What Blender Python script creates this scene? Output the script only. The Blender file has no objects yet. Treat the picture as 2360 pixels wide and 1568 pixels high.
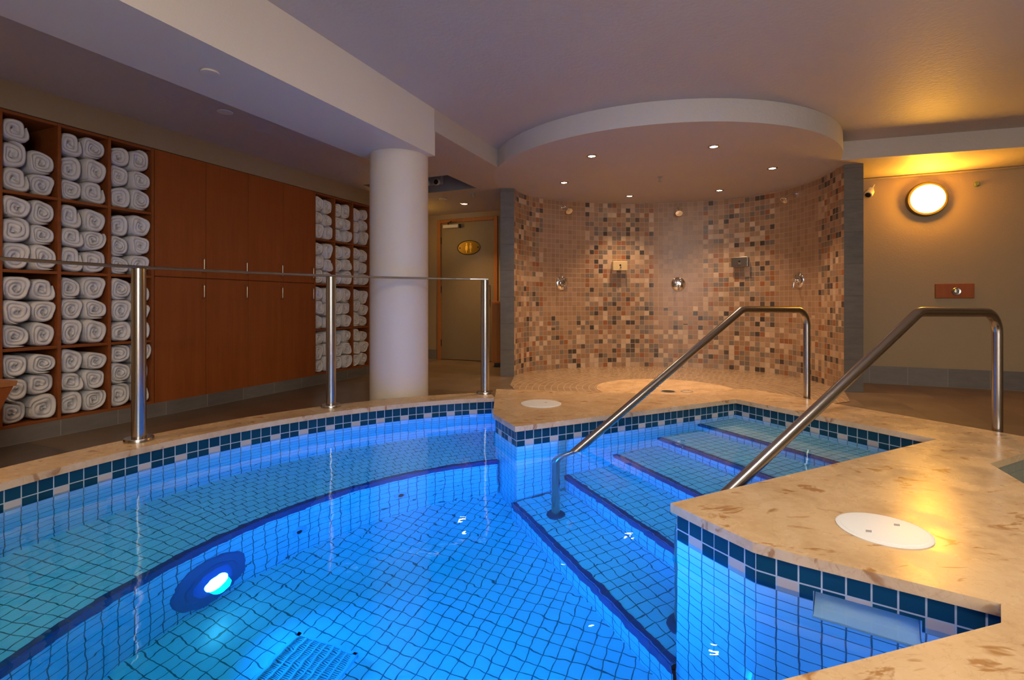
import bpy, bmesh, math, random
from mathutils import Vector
from mathutils.geometry import tessellate_polygon
random.seed(7)
S = bpy.context.scene
COL = S.collection
PI = math.pi
# ------------------------------------------------------------------ geometry of the place
F, CX, HY, CZ = 1170.0, 1180.0, 698.0, 0.85      # focal length and horizon of the photo, eye height
ZC, ZW, ZF = 0.16, 0.049, -0.93                  # coping top, water level, pool floor
ZL, ZM = 2.17, 2.34                              # low ceiling, main ceiling
TP = 0.055                                       # pool tile pitch
D1 = Vector((0.398, 0.9174)); NN = Vector((0.9174, -0.398))   # along / across the cupboard wall
D3 = Vector((0.8908, 0.4544)); WW = Vector((0.4544, -0.8908)) # along / across the pool stairs
T0 = Vector((0.017, 2.823))
PC = Vector((0.42, 1.30))                        # centre of the curved pool wall
RI, RT, RO, RN = 2.455, 2.470, 2.678, 1.866

def at(x, y, Z):                                  # point of the photo on the level Z
    Y = (CZ - Z) * F / (y - HY)
    return Vector(((x - CX) / F * Y, Y, Z))
def under(x, y, Z):                               # same, seen through the water
    d = Vector(((x - CX) / F, 1, -(y - HY) / F)); t = (CZ - ZW) / -d.z
    p = Vector((0, 0, CZ)) + d * t
    dn = d.normalized(); h = math.hypot(dn.x, dn.y); s = h / 1.333
    tr = s / math.sqrt(1 - s * s) * (ZW - Z)
    return Vector((p.x + dn.x / h * tr, p.y + dn.y / h * tr, Z))
def un(u, n, z=0.0):
    return Vector((D1.x * u + NN.x * n, D1.y * u + NN.y * n, z))
def sl(s, l, z=0.0):
    return Vector((T0.x + D3.x * s + WW.x * l, T0.y + D3.y * s + WW.y * l, z))
def onwall(x, y, p, d):                           # photo pixel on the vertical plane through p along d
    k = (x - CX) / F
    t = (k * p[1] - p[0]) / (d[0] - k * d[1])
    X, Y = p[0] + d[0] * t, p[1] + d[1] * t
    return Vector((X, Y, CZ + (HY - y) / F * Y))
def pol(r, deg, z=0.0, c=PC):
    return Vector((c[0] + r * math.cos(math.radians(deg)), c[1] + r * math.sin(math.radians(deg)), z))

# ------------------------------------------------------------------ mesh builder
class MB:
    def __init__(self): self.v = []; self.f = []; self.uv = []
    def add(self, vs, fs, uvs=None):
        b = len(self.v); self.v += [tuple(p) for p in vs]
        for i, q in enumerate(fs):
            self.f.append(tuple(b + j for j in q)); self.uv.append(uvs[i] if uvs else None)
        return self
    def box(self, x0, x1, y0, y1, z0, z1, bev=0.0):
        if bev <= 0:
            v = [(x0,y0,z0),(x1,y0,z0),(x1,y1,z0),(x0,y1,z0),(x0,y0,z1),(x1,y0,z1),(x1,y1,z1),(x0,y1,z1)]
            return self.add(v, [(0,3,2,1),(4,5,6,7),(0,1,5,4),(1,2,6,5),(2,3,7,6),(3,0,4,7)])
        bm = bmesh.new(); bmesh.ops.create_cube(bm, size=1)
        for q in bm.verts:
            q.co = Vector(((x0+x1)/2+q.co.x*(x1-x0), (y0+y1)/2+q.co.y*(y1-y0), (z0+z1)/2+q.co.z*(z1-z0)))
        bmesh.ops.bevel(bm, geom=bm.edges[:], offset=bev, segments=2, affect='EDGES', profile=0.5)
        return self.bm(bm)
    def bm(self, bm):
        bm.verts.index_update()
        self.add([q.co for q in bm.verts], [[q.index for q in f.verts] for f in bm.faces]); bm.free(); return self
    def lathe(self, prof, seg=32, c=(0,0,0), axis=(0,0,1)):     # prof: (radius, height) list
        ax = Vector(axis).normalized(); q = Vector((0,0,1)).rotation_difference(ax); c = Vector(c)
        vs = []
        for r, h in prof:
            for i in range(seg):
                a = 2*PI*i/seg; vs.append(c + q @ Vector((r*math.cos(a), r*math.sin(a), h)))
        fs = []
        for k in range(len(prof)-1):
            for i in range(seg):
                j = (i+1) % seg; fs.append((k*seg+i, k*seg+j, (k+1)*seg+j, (k+1)*seg+i))
        if prof[0][0] > 1e-6: fs.append(tuple(range(seg))[::-1])
        if prof[-1][0] > 1e-6: fs.append(tuple((len(prof)-1)*seg+i for i in range(seg)))
        return self.add(vs, fs)
    def tube(self, pts, r, seg=16, prof=None, up=None, caps=True):
        pts = [Vector(p) for p in pts]; n = len(pts); vs = []
        prof = prof or [(r*math.cos(2*PI*i/seg), r*math.sin(2*PI*i/seg)) for i in range(seg)]
        seg = len(prof)
        t0 = (pts[1]-pts[0]).normalized()
        ref = Vector(up) if up else (Vector((0,0,1)) if abs(t0.z) < .9 else Vector((1,0,0)))
        for i, p in enumerate(pts):
            t = (pts[min(i+1,n-1)]-pts[max(i-1,0)]).normalized()
            if up: ref = Vector(up)
            a = (ref - t*ref.dot(t)).normalized(); b = t.cross(a); ref = a
            for x, y in prof: vs.append(p + b*x + a*y)
        fs = []
        for k in range(n-1):
            for i in range(seg):
                j = (i+1) % seg; fs.append((k*seg+i, k*seg+j, (k+1)*seg+j, (k+1)*seg+i))
        if caps:
            fs.append(tuple(range(seg))[::-1]); fs.append(tuple((n-1)*seg+i for i in range(seg)))
        return self.add(vs, fs)
    def wall(self, pts, z0, z1, u0=0.0, inner=None):             # vertical strip with metric UVs
        u = u0
        for a, b in zip(pts[:-1], pts[1:]):
            L = math.hypot(b[0]-a[0], b[1]-a[1])
            self.add([(a[0],a[1],z0),(b[0],b[1],z0),(b[0],b[1],z1),(a[0],a[1],z1)], [(0,1,2,3)], [[(u,z0),(u+L,z0),(u+L,z1),(u,z1)]])
            u += L
        return u
    def poly(self, loops, z, fl=False):                         # flat polygon with holes
        P = [[Vector((p[0],p[1],0)) for p in l] for l in loops]
        vs = [(p.x,p.y,z) for l in P for p in l]
        tr = tessellate_polygon(P); fs = []
        for t in tr:
            a, b, c = [Vector(vs[i]) for i in t]
            up = (b-a).cross(c-a).z > 0
            fs.append(tuple(t) if up != fl else tuple(t)[::-1])
        return self.add(vs, fs)
    def prism(self, loop, z0, z1):
        self.poly([loop], z1); self.poly([loop], z0, True)
        n = len(loop)
        for i in range(n):
            a, b = loop[i], loop[(i+1) % n]
            self.add([(a[0],a[1],z0),(b[0],b[1],z0),(b[0],b[1],z1),(a[0],a[1],z1)], [(0,1,2,3)])
        return self
    def build(self, name, mat=None, parent=None, smooth=False, loc=None, rotz=0.0, fix=False):
        me = bpy.data.meshes.new(name); me.from_pydata(self.v, [], self.f)
        if any(self.uv):
            ul = me.uv_layers.new(name='UVMap')
            for p, uv in zip(me.polygons, self.uv):
                if uv:
                    for li, c in zip(p.loop_indices, uv): ul.data[li].uv = c
        if fix:
            bm = bmesh.new(); bm.from_mesh(me)
            bmesh.ops.remove_doubles(bm, verts=bm.verts[:], dist=1e-5)
            bmesh.ops.recalc_face_normals(bm, faces=bm.faces[:]); bm.to_mesh(me); bm.free()
        me.update()
        if smooth:
            me.polygons.foreach_set('use_smooth', [True]*len(me.polygons))
            try: me.set_sharp_from_angle(angle=math.radians(38))
            except Exception: pass
        o = bpy.data.objects.new(name, me); COL.objects.link(o)
        if mat: me.materials.append(mat)
        if parent: o.parent = parent
        if loc is not None: o.location = loc
        o.rotation_euler.z = rotz
        return o
def tag(o, label, cat, group=None):
    o['label'] = label; o['category'] = cat
    if group: o['group'] = group
    return o
def thing(name, label, cat, loc=(0,0,0), rotz=0.0, group=None):
    o = bpy.data.objects.new(name, None); o.empty_display_size = .1; COL.objects.link(o)
    o.location = loc; o.rotation_euler.z = rotz
    return tag(o, label, cat, group)
def struct(o, label=None):
    o['kind'] = 'structure'
    if label: o['label'] = label
    return o

# ------------------------------------------------------------------ node helper
class NT:
    def __init__(self, name):
        self.mat = bpy.data.materials.new(name); self.mat.use_nodes = True
        self.t = self.mat.node_tree; self.b = self.t.nodes['Principled BSDF']
    def n(self, ty): return self.t.nodes.new(ty)
    def put(self, s, v):
        if isinstance(v, bpy.types.NodeSocket): self.t.links.new(v, s)
        elif v is not None:
            if s.type == 'RGBA' and len(v) == 3: v = (*v, 1)
            s.default_value = v
    def m(self, op, a, b=None, c=None, clamp=False):
        q = self.n('ShaderNodeMath'); q.operation = op; q.use_clamp = clamp
        for s, v in zip(q.inputs, (a, b, c)): self.put(s, v)
        return q.outputs[0]
    def mix(self, f, a, b, mode='MIX'):
        q = self.n('ShaderNodeMix'); q.data_type = 'RGBA'; q.blend_type = mode
        self.put(q.inputs[0], f); self.put(q.inputs[6], a); self.put(q.inputs[7], b)
        return q.outputs[2]
    def ramp(self, f, stops, mode='LINEAR'):
        q = self.n('ShaderNodeValToRGB'); r = q.color_ramp; r.interpolation = mode
        while len(r.elements) < len(stops): r.elements.new(1)
        for e, (p, c) in zip(r.elements, stops):
            e.position = p; e.color = (*c, 1) if not isinstance(c, (int, float)) else (c, c, c, 1)
        self.put(q.inputs[0], f); return q.outputs[0]
    def coord(self, which='Object'):
        return self.n('ShaderNodeTexCoord').outputs[which]
    def mapv(self, v, scale=(1,1,1), rot=0.0):
        q = self.n('ShaderNodeMapping'); q.inputs['Scale'].default_value = scale; q.inputs['Rotation'].default_value = (0,0,rot)
        self.put(q.inputs[0], v); return q.outputs[0]
    def xyz(self, v):
        q = self.n('ShaderNodeSeparateXYZ'); self.put(q.inputs[0], v); return q.outputs
    def vec(self, x, y, z=0.0):
        q = self.n('ShaderNodeCombineXYZ')
        for s, v in zip(q.inputs, (x, y, z)): self.put(s, v)
        return q.outputs[0]
    def noise(self, v, scale, detail=3.0, rough=.55, dist=0.0, dim='3D'):
        q = self.n('ShaderNodeTexNoise'); q.noise_dimensions = dim; self.put(q.inputs['Vector'], v)
        q.inputs['Scale'].default_value = scale; q.inputs['Detail'].default_value = detail
        q.inputs['Roughness'].default_value = rough; q.inputs['Distortion'].default_value = dist
        return q.outputs[0]
    def white(self, v):
        q = self.n('ShaderNodeTexWhiteNoise'); q.noise_dimensions = '3D'; self.put(q.inputs[0], v); return q.outputs[0]
    def bump(self, h, strength, dist=.01):
        q = self.n('ShaderNodeBump'); q.inputs['Strength'].default_value = strength; q.inputs['Distance'].default_value = dist
        self.put(q.inputs['Height'], h); self.put(self.b.inputs['Normal'], q.outputs[0]); return q.outputs[0]
    def grid(self, u, v, pu, pv, g, soft=.25):                   # 1 on tile, 0 in grout; tile indices
        out = []; ids = []
        for w, p in ((u, pu), (v, pv)):
            q = self.m('DIVIDE', w, p); fr = self.m('FRACT', q); ids.append(self.m('FLOOR', q))
            d = self.m('SUBTRACT', .5, self.m('ABSOLUTE', self.m('SUBTRACT', fr, .5)))
            out.append(self.m('MULTIPLY', d, p))
        d = self.m('MINIMUM', *out)
        q = self.n('ShaderNodeMapRange'); self.put(q.inputs[0], d); q.inputs[1].default_value = g*(1-soft); q.inputs[2].default_value = g*(1+soft)
        return q.outputs[0], ids[0], ids[1]
    def set(self, **k):
        for key, v in k.items():
            self.put(self.b.inputs[{'col':'Base Color','rough':'Roughness','metal':'Metallic','spec':'Specular IOR Level','coat':'Coat Weight','ior':'IOR','emc':'Emission Color','ems':'Emission Strength','trans':'Transmission Weight','sheen':'Sheen Weight'}[key]], v)
        return self
def plain(name, col, rough=.5, metal=0.0, **k):
    return NT(name).set(col=col, rough=rough, metal=metal, **k).mat
def glow(name, col, s):
    q = NT(name); q.set(col=(0,0,0), emc=col, ems=s, rough=.4); return q.mat

M = {}
def plaster(name, col, rough=.55, scale=70, st=.25):
    q = NT(name); c = q.coord()
    n1 = q.noise(c, scale, 4); n2 = q.noise(c, 2.2, 2)
    q.set(col=q.mix(n2, tuple(x*.95 for x in col), tuple(min(1,x*1.03) for x in col)), rough=rough)
    q.bump(n1, st, .006); return q.mat
M['ceil'] = plaster('ceiling_paint', (.52,.475,.44), .6, 42, .6)
M['ceil_low'] = plaster('ceiling_paint_warmed', (.50,.43,.365), .6, 42, .5)  # same ceiling paint, with warm light put into the tint
M['beam'] = plaster('beam_paint', (.68,.625,.545), .6, 90, .15)
M['column'] = plaster('column_paint', (.65,.55,.43), .6, 110, .18)
M['wall'] = plaster('wall_paint', (.35,.255,.14), .6, 60, .3)
def wood(name, a, b, rough=.4, axis=2):
    q = NT(name); c = q.coord(); s = [26, 26, 26]; s[axis] = 1.4
    n1 = q.noise(q.mapv(c, tuple(s)), 1.0, 6, .62, .6)
    n2 = q.noise(q.mapv(c, tuple(x*5 for x in s)), 1.0, 3)
    f = q.m('ADD', q.m('MULTIPLY', n1, .75), q.m('MULTIPLY', n2, .25))
    q.set(col=q.ramp(f, [(.32, a), (.68, b)]), rough=rough, spec=.28); q.bump(f, .06, .003); return q.mat
M['cherry'] = wood('cherry_veneer', (.27,.066,.012), (.34,.09,.017), .5)
M['cherry_edge'] = wood('cherry_edge', (.23,.062,.014), (.32,.092,.022), .5, 0)
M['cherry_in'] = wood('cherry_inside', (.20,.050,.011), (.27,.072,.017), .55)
M['orange_wood'] = wood('orange_wood', (.45,.16,.03), (.60,.24,.05), .4)
M['frame_wood'] = wood('frame_wood', (.33,.12,.03), (.45,.17,.045), .42)
M['door'] = plain('door_paint', (.235,.17,.095), .5)
M['steel'] = plain('brushed_steel', (.47,.445,.42), .24, 1.0)
M['chrome'] = plain('chrome', (.80,.80,.82), .07, 1.0)
M['dispenser'] = plain('dispenser_warm_tone', (.70,.52,.27), .4, .35)  # brushed metal; its warm reflection is put into the colour
M['satin'] = plain('satin_metal', (.62,.56,.45), .32, 1.0)
M['black'] = plain('black_plastic', (.012,.012,.013), .45)
M['white'] = plain('white_plastic', (.85,.85,.83), .38)
M['offwhite'] = plain('offwhite_plastic', (.66,.62,.54), .45)
M['grey'] = plain('grey_plastic', (.33,.33,.34), .45)
M['brass'] = plain('brass', (.62,.42,.12), .3, 1.0)
M['brassdark'] = plain('aged_brass', (.20,.13,.035), .38, 1.0)
M['green'] = plain('verdigris', (.20,.22,.08), .5, .6)
M['navy'] = None
def towel_mat():
    q = NT('terry_cloth'); c = q.coord()
    n = q.noise(c, 260, 3, .7); n2 = q.noise(c, 26, 2)
    q.set(col=q.mix(n2, (.86,.82,.80), (.92,.88,.86)), rough=.95, spec=.1, sheen=.2)
    q.bump(q.m('ADD', n, q.m('MULTIPLY', n2, 1.5)), .5, .006); return q.mat
M['towel'] = towel_mat()
def limestone():
    q = NT('limestone'); c = q.coord()
    n1 = q.noise(c, 5, 5, .6, .3); n2 = q.noise(c, 24, 5, .65, .5)
    base = q.ramp(q.m('ADD', q.m('MULTIPLY', n1, .6), q.m('MULTIPLY', n2, .4)), [(.3,(.50,.315,.155)),(.5,(.63,.42,.225)),(.72,(.70,.50,.295))])
    st = q.noise(q.mapv(c, (7,15,7), .5), 1.0, 3, .6, 1.2)
    sp = q.ramp(st, [(.60,0.0),(.67,1.0)])
    col = q.mix(q.m('MULTIPLY', sp, .75), base, (.31,.12,.022))
    v = q.noise(q.mapv(c, (3,4,3), .9), 1.6, 4, .6, 2.2)
    vein = q.ramp(q.m('ABSOLUTE', q.m('SUBTRACT', v, .5)), [(0,1.0),(.012,0.0)])
    col = q.mix(q.m('MULTIPLY', vein, .22), col, (.33,.17,.06))
    q.set(col=col, rough=q.ramp(n1, [(.35,.19),(.65,.33)]), spec=.25); q.bump(n1, .12, .006); return q.mat
M['stone'] = limestone()
PALE = ((.66,.81,.88), (.72,.85,.91)); GROUT = (.13,.17,.19)
def pool_wall_mat(acc=True, name='pool_wall_tile'):
    q = NT(name); uv = q.xyz(q.coord('UV'))
    v = q.m('SUBTRACT', .13, uv[1]); mk, iu, iv = q.grid(uv[0], v, TP, TP, .0021)
    rnd = q.white(q.vec(iu, iv, 3.0))
    pale = q.mix(rnd, *PALE); navy = q.mix(rnd, (.004,.038,.066), (.006,.052,.085))
    isacc = q.m('MULTIPLY', q.m('COMPARE', iv, 1.0, .2), q.m('COMPARE', q.m('FLOORED_MODULO', iu, 3.0), 1.0, .2))
    band = q.m('MULTIPLY', q.m('LESS_THAN', iv, 1.5), 1.0)
    tile = q.mix(isacc, q.mix(band, pale, navy), (.50,.42,.35)) if acc else pale
    g = q.mix(band, GROUT, (.42,.46,.48)) if acc else GROUT
    q.set(col=q.mix(mk, g, tile), rough=.22); q.bump(mk, .35, .0015); return q.mat
M['pwall'] = pool_wall_mat(); M['priser'] = pool_wall_mat(False, 'pool_riser_tile')
def pool_floor_mat(name, ang=0.0, uvmode=False, brick=False, pale=PALE, p=TP):
    q = NT(name)
    c = q.xyz(q.coord('UV') if uvmode else q.mapv(q.coord(), (1,1,1), ang))
    u = c[0]
    if brick:
        row = q.m('FLOOR', q.m('DIVIDE', c[1], p)); u = q.m('ADD', u, q.m('MULTIPLY', q.m('MULTIPLY', q.m('FLOORED_MODULO', row, 2.0), q.m('GREATER_THAN', u, 2.1)), p/2))
    mk, iu, iv = q.grid(u, c[1], p, p, .0021)
    rnd = q.white(q.vec(iu, iv, 5.0))
    q.set(col=q.mix(mk, GROUT, q.mix(rnd, *pale)), rough=.25); q.bump(mk, .3, .0015); return q.mat
M['ptread'] = pool_floor_mat('pool_tread_tile', 0, True)
M['pbench'] = pool_floor_mat('pool_bench_tile', 0, True, True)
M['pfloor'] = pool_floor_mat('pool_floor_tile', math.radians(23.5))
def nos():
    q = NT('navy_nosing_tile'); uv = q.xyz(q.coord('UV')); mk, iu, iv = q.grid(uv[0], uv[1], TP, TP*2, .0018)
    q.set(col=q.mix(mk, (.05,.10,.16), q.mix(q.white(q.vec(iu, iv, 1.0)), (.003,.065,.19), (.005,.085,.23))), rough=.2); return q.mat
M['navy'] = nos()
def mosaic(zones):
    q = NT('shower_mosaic'); uv = q.xyz(q.coord('UV')); p = .0618
    mk, iu, iv = q.grid(uv[0], uv[1], p, p, .0026)
    r1 = q.white(q.vec(iu, iv, 11.0)); r2 = q.white(q.vec(iu, iv, 23.0)); r3 = q.white(q.vec(iu, iv, 37.0))
    mixc = q.ramp(r1, [(0,(.060,.047,.040)),(.085,(.19,.145,.11)),(.22,(.29,.21,.15)),(.33,(.33,.19,.105)),(.55,(.41,.25,.145)),(.74,(.54,.37,.235)),(.87,(.62,.45,.30)),(.935,(.31,.11,.04))], 'CONSTANT')
    mixc = q.mix(q.m('MULTIPLY', r2, .25), mixc, (.28,.18,.11))
    plainc = q.mix(r2, (.31,.18,.10), (.41,.25,.145))
    stops = [(0.0, 1.0)]; L = zones[-1]
    for a, b in zones[:-1]: stops += [(a/L, 0.0), (b/L, 1.0)]
    z = q.ramp(q.m('DIVIDE', q.m('MULTIPLY', q.m('ADD', iu, .5), p), L), stops, 'CONSTANT')
    low = q.m('GREATER_THAN', q.m('SUBTRACT', .83, uv[1]), q.m('MULTIPLY', r3, .45))
    f = q.m('MAXIMUM', z, low)
    q.set(col=q.mix(mk, (.46,.34,.235), q.mix(f, plainc, mixc)), rough=.32); q.bump(mk, .5, .002); return q.mat
def slate(name, a, b, pu, pv, g=.002, uvmode=True, rough=.5, off=0.0, gc=None, rot=0.0):
    q = NT(name); c = q.xyz(q.coord('UV') if uvmode else q.mapv(q.coord(), (1,1,1), rot))
    row = q.m('FLOOR', q.m('DIVIDE', c[1], pv)); u = q.m('ADD', c[0], q.m('MULTIPLY', q.m('FLOORED_MODULO', row, 2.0), off))
    mk, iu, iv = q.grid(u, c[1], pu, pv, g)
    n1 = q.noise(q.mapv(q.coord(), (6,6,22)) if uvmode else q.coord(), 4 if not uvmode else 1.0, 5, .6, .4)
    n1 = q.m('ADD', q.m('MULTIPLY', n1, .7), q.m('MULTIPLY', q.white(q.vec(iu, iv, 2.0)), .3))
    q.set(col=q.mix(mk, gc or tuple(x*.5 for x in a), q.ramp(n1, [(.3,a),(.7,b)])), rough=rough)
    q.bump(q.m('ADD', n1, mk), .25, .003); return q.mat
M['slate'] = slate('slate_pillar', (.075,.061,.049), (.125,.104,.084), .6, .305, .0015)
M['base'] = slate('baseboard_tile', (.13,.115,.10), (.19,.165,.14), .33, .4, .002, gc=(.30,.27,.23))
M['floor'] = slate('floor_tile', (.125,.083,.05), (.19,.128,.08), .33, .33, .0025, False, .33, gc=(.13,.09,.06), rot=math.radians(23.5))
def showerfloor(c0, rd):
    q = NT('shower_floor_tile'); c = q.xyz(q.coord())
    x = q.m('SUBTRACT', c[0], c0[0]); y = q.m('SUBTRACT', c[1], c0[1])
    r = q.m('SQRT', q.m('ADD', q.m('MULTIPLY', x, x), q.m('MULTIPLY', y, y)))
    a = q.m('ARCTAN2', y, x); ring = q.m('FLOOR', q.m('DIVIDE', r, .062))
    cnt = q.m('ROUND', q.m('MULTIPLY', ring, 2*PI))
    ua = q.m('MULTIPLY', q.m('ADD', q.m('DIVIDE', a, 2*PI), q.m('MULTIPLY', q.white(q.vec(ring, 1.0, 0.0)), .9)), q.m('MULTIPLY', cnt, .062))
    mk, iu, iv = q.grid(ua, r, .062, .062, .0036)
    rnd = q.white(q.vec(iu, iv, 9.0))
    tile = q.mix(rnd, (.27,.17,.095), (.37,.245,.145))
    q.set(col=q.mix(mk, (.52,.40,.26), tile), rough=.24)
    q.bump(q.m('ADD', q.m('MULTIPLY', mk, .8), q.m('MULTIPLY', q.noise(q.coord(), 30, 2), .5)), .35, .003); return q.mat
def watermat():
    q = NT('water'); q.t.nodes.remove(q.b)
    g = q.n('ShaderNodeBsdfGlass'); g.inputs['IOR'].default_value = 1.333; g.inputs['Roughness'].default_value = 0.0
    g.inputs['Color'].default_value = (.93,.985,1,1)
    c = q.coord()
    n1 = q.noise(c, 6.5, 1, .4, .2); n2 = q.noise(c, 21, 1, .4)
    h = q.m('ADD', n1, q.m('MULTIPLY', n2, .22))
    bp = q.n('ShaderNodeBump'); bp.inputs['Strength'].default_value = .5; bp.inputs['Distance'].default_value = .0042
    q.put(bp.inputs['Height'], h); q.put(g.inputs['Normal'], bp.outputs[0])
    q.put(q.t.nodes['Material Output'].inputs[0], g.outputs[0])
    va = q.n('ShaderNodeVolumeAbsorption'); va.inputs['Color'].default_value = (.0,.90,.985,1); va.inputs['Density'].default_value = 1.5
    q.put(q.t.nodes['Material Output'].inputs[1], va.outputs[0]); return q.mat
M['water'] = watermat()

# ------------------------------------------------------------------ camera
cam = bpy.data.cameras.new('camera'); co = bpy.data.objects.new('camera', cam); COL.objects.link(co)
co.location = (0, 0, CZ); co.rotation_euler = (PI/2, 0, 0)
cam.sensor_width = 36; cam.lens = 36*F/2360; cam.shift_y = -(784-HY)/2360; cam.clip_start = .05
S.camera = co

# ------------------------------------------------------------------ pool outline
W1 = Vector((-.119, 3.166)); SB = sl(1.78, 0).xy; SR = sl(1.78, 1.196).xy
A = Vector((.545, 1.747)); Am = Vector((.622, 1.592)); B = Vector((.694, 1.462)); Bm = Vector((.775, 1.398)); C = Vector((1.12, 1.163)); C2 = Vector((1.054, 1.094)); D = Vector((.492, .928))
E1 = Vector((-.45, .66)); E2 = Vector((-1.15, .47))
DEG0, DEG1 = 200.0, math.degrees(math.acos((-.125-PC.x)/RI))
arcI = [pol(RI, DEG0+(DEG1-DEG0)*i/60).xy for i in range(61)]          # from behind the camera round to the far end
inner = arcI + [W1, T0.copy(), SB, SR, A, Am, B, Bm, C, C2, D, E1, E2]
def offset(loop, d):
    n = len(loop); out = []
    for i in range(n):
        a, b, c = loop[i-1], loop[i], loop[(i+1) % n]
        e1 = (b-a).normalized(); e2 = (c-b).normalized()
        n1 = Vector((-e1.y, e1.x)); n2 = Vector((-e2.y, e2.x)); m = (n1+n2).normalized()
        out.append(b + m*(d/max(.35, m.dot(n1))))
    return out
tile = offset(inner, .015)
if (tile[10]-PC).length < RI: tile = offset(inner, -.015)
iT = len(arcI)

# ------------------------------------------------------------------ room shell
FC = Vector((1.5, 4.95)); RD = .67
shw = [(.035,5.90),(.12,6.10),(.36,6.38),(.90,6.63),(1.551,6.73),(2.15,6.68),(2.80,6.43),(3.16,6.00),(3.255,5.45),(3.175,4.86)]
def spline(pts, n=12):
    P = [Vector(p) for p in pts]; P = [P[0]*2-P[1]] + P + [P[-1]*2-P[-2]]; out = []
    for i in range(1, len(P)-2):
        for k in range(n):
            t = k/n; a, b, c, d = P[i-1:i+3]
            out.append(.5*((2*b)+(c-a)*t+(2*a-5*b+4*c-d)*t*t+(3*b-a-3*c+d)*t**3))
    return out + [P[-2]]
shi = spline(shw, 8)
def offopen(pts, d):
    out = []
    for i, p in enumerate(pts):
        t = (pts[min(i+1, len(pts)-1)]-pts[max(i-1, 0)]).normalized(); out.append(p + Vector((-t.y, t.x))*d)
    return out
sho = offopen(shi, .16)
sho[0] = Vector((-.135, 5.85)); shi[0] = Vector((.025, 5.85)); sho[-1] = Vector((3.326, 4.804)); shi[-1] = Vector((3.172, 4.851))
UB, UR, UF, NL, NR, NC = 6.58, 6.44, -1.9, -4.36, 6.2, -3.944

# floor: the low deck around the raised pool surround
deck_in = [un(UF, NL), un(UF, NR), un(7.6, NR), un(7.6, NL)]
# stone surround outlines
right_out = [Vector((-.125, 4.057)), Vector((1.315, 3.80)), Vector((1.80, 4.07)), sl(2.245, -.2).xy, sl(2.245, 3.0).xy, Vector((4.3, -.9)), un(-1.5, 2.0).xy, un(-1.5, -1.7).xy, pol(RO, DEG0).xy]
deckloop = right_out + [pol(RI, DEG0).xy] + inner[:-(len(inner)-0)] if False else None
stone_loop = [p for p in right_out] + [p.copy() for p in [inner[0]] + inner[:iT-1:-1]] + [arcI[-1].copy()]
tub = [at(2282, 1069, ZC).xy, at(2282, 1069, ZC).xy + D3*.6, at(2282, 1069, ZC).xy + D3*.6 + WW*.9, at(2282, 1069, ZC).xy + D3*.35 + WW*1.25, at(2282, 1069, ZC).xy + Vector((-.24, -.60)), at(2360, 1115, ZC).xy]
pool_hole = [p for p in tile]
ring_out = [pol(RO, DEG0+(DEG1-DEG0)*i/60).xy for i in range(61)]
foot = [p + Vector((0,0)) for p in right_out[:-1]] + ring_out          # everything inside the raised surround
mb = MB(); mb.poly([[p.xy for p in deck_in], foot[::-1]], 0.0)
struct(mb.build('floor', M['floor']), 'brown square floor tiles around the raised pool surround')

# stone surround, right side and peninsula
def slab(name, outer, holes, mat, label, cat, water_edges, low=0.0):
    mb = MB(); mb.poly([outer]+holes, ZC)
    for loop in [outer]+holes:
        n = len(loop)
        for i in range(n):
            a, b = loop[i], loop[(i+1) % n]; z0 = .13 if water_edges(a, b) else low
            mb.add([(a.x,a.y,z0),(b.x,b.y,z0),(b.x,b.y,ZC),(a.x,a.y,ZC)], [(0,1,2,3)])
            if z0 > .1:                                              # underside of the overhang
                m = Vector((0, 0))
    o = mb.build(name, mat, fix=True)
    return o
inset = set((round(p.x,4), round(p.y,4)) for p in inner + tub)
we = lambda a, b: (round(a.x,4), round(a.y,4)) in inset and (round(b.x,4), round(b.y,4)) in inset
o = slab('pool_coping', stone_loop, [tub], M['stone'], '', '', we)
tag(o, 'wide beige limestone pool surround on the stair side, with brown fossil flecks', 'pool surround')
lp = [p.copy() for p in arcI] + [p.copy() for p in ring_out[::-1]]
o = slab('pool_coping', lp, [], M['stone'], '', '', lambda a, b: (a-PC).length < RI+.01 and (b-PC).length < RI+.01)
tag(o, 'narrow curved limestone coping under the guard rail posts', 'pool surround')
# under-slab ledge between coping edge and tile plane
mb = MB()
for i in range(len(inner)):
    j = (i+1) % len(inner)
    a, b, c, d = inner[i], inner[j], tile[j], tile[i]
    mb.add([(a.x,a.y,.13),(b.x,b.y,.13),(c.x,c.y,.13),(d.x,d.y,.13)], [(0,1,2,3)])
# ------------------------------------------------------------------ pool
pool = thing('spa_pool', 'blue tiled spa pool with a curved bench and corner steps', 'pool', (0,0,0))
mb.build('coping_underside', M['stone'], pool)
mb = MB(); u = 0.0
Bp, Cp = tile[inner.index(Bm)], tile[inner.index(C)]
kb = inner.index(Bm)
sk_a = onwall(1874, 1365, Bp, Cp-Bp).xy; sk_b = onwall(2125, 1438, Bp, Cp-Bp).xy
SKT, SKB = .064, -.065
for i in range(len(tile)):
    j = (i+1) % len(tile); a, b = tile[i], tile[j]
    if i == kb:
        u = mb.wall([a, sk_a], ZF, .13, u); uu = u
        mb.wall([sk_a, sk_b], SKT, .13, uu); u = mb.wall([sk_a, sk_b], ZF, SKB, uu); u = mb.wall([sk_b, b], ZF, .13, u)
    else:
        if i >= iT-1: u = math.ceil(u/TP/3)*3*TP                      # full tiles start at each corner
        u = mb.wall([a, b], ZF, .13, u)
mb.build('pool_wall', M['pwall'], pool)
mb = MB(); mb.poly([tile], ZF); mb.build('pool_floor', M['pfloor'], pool)
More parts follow.
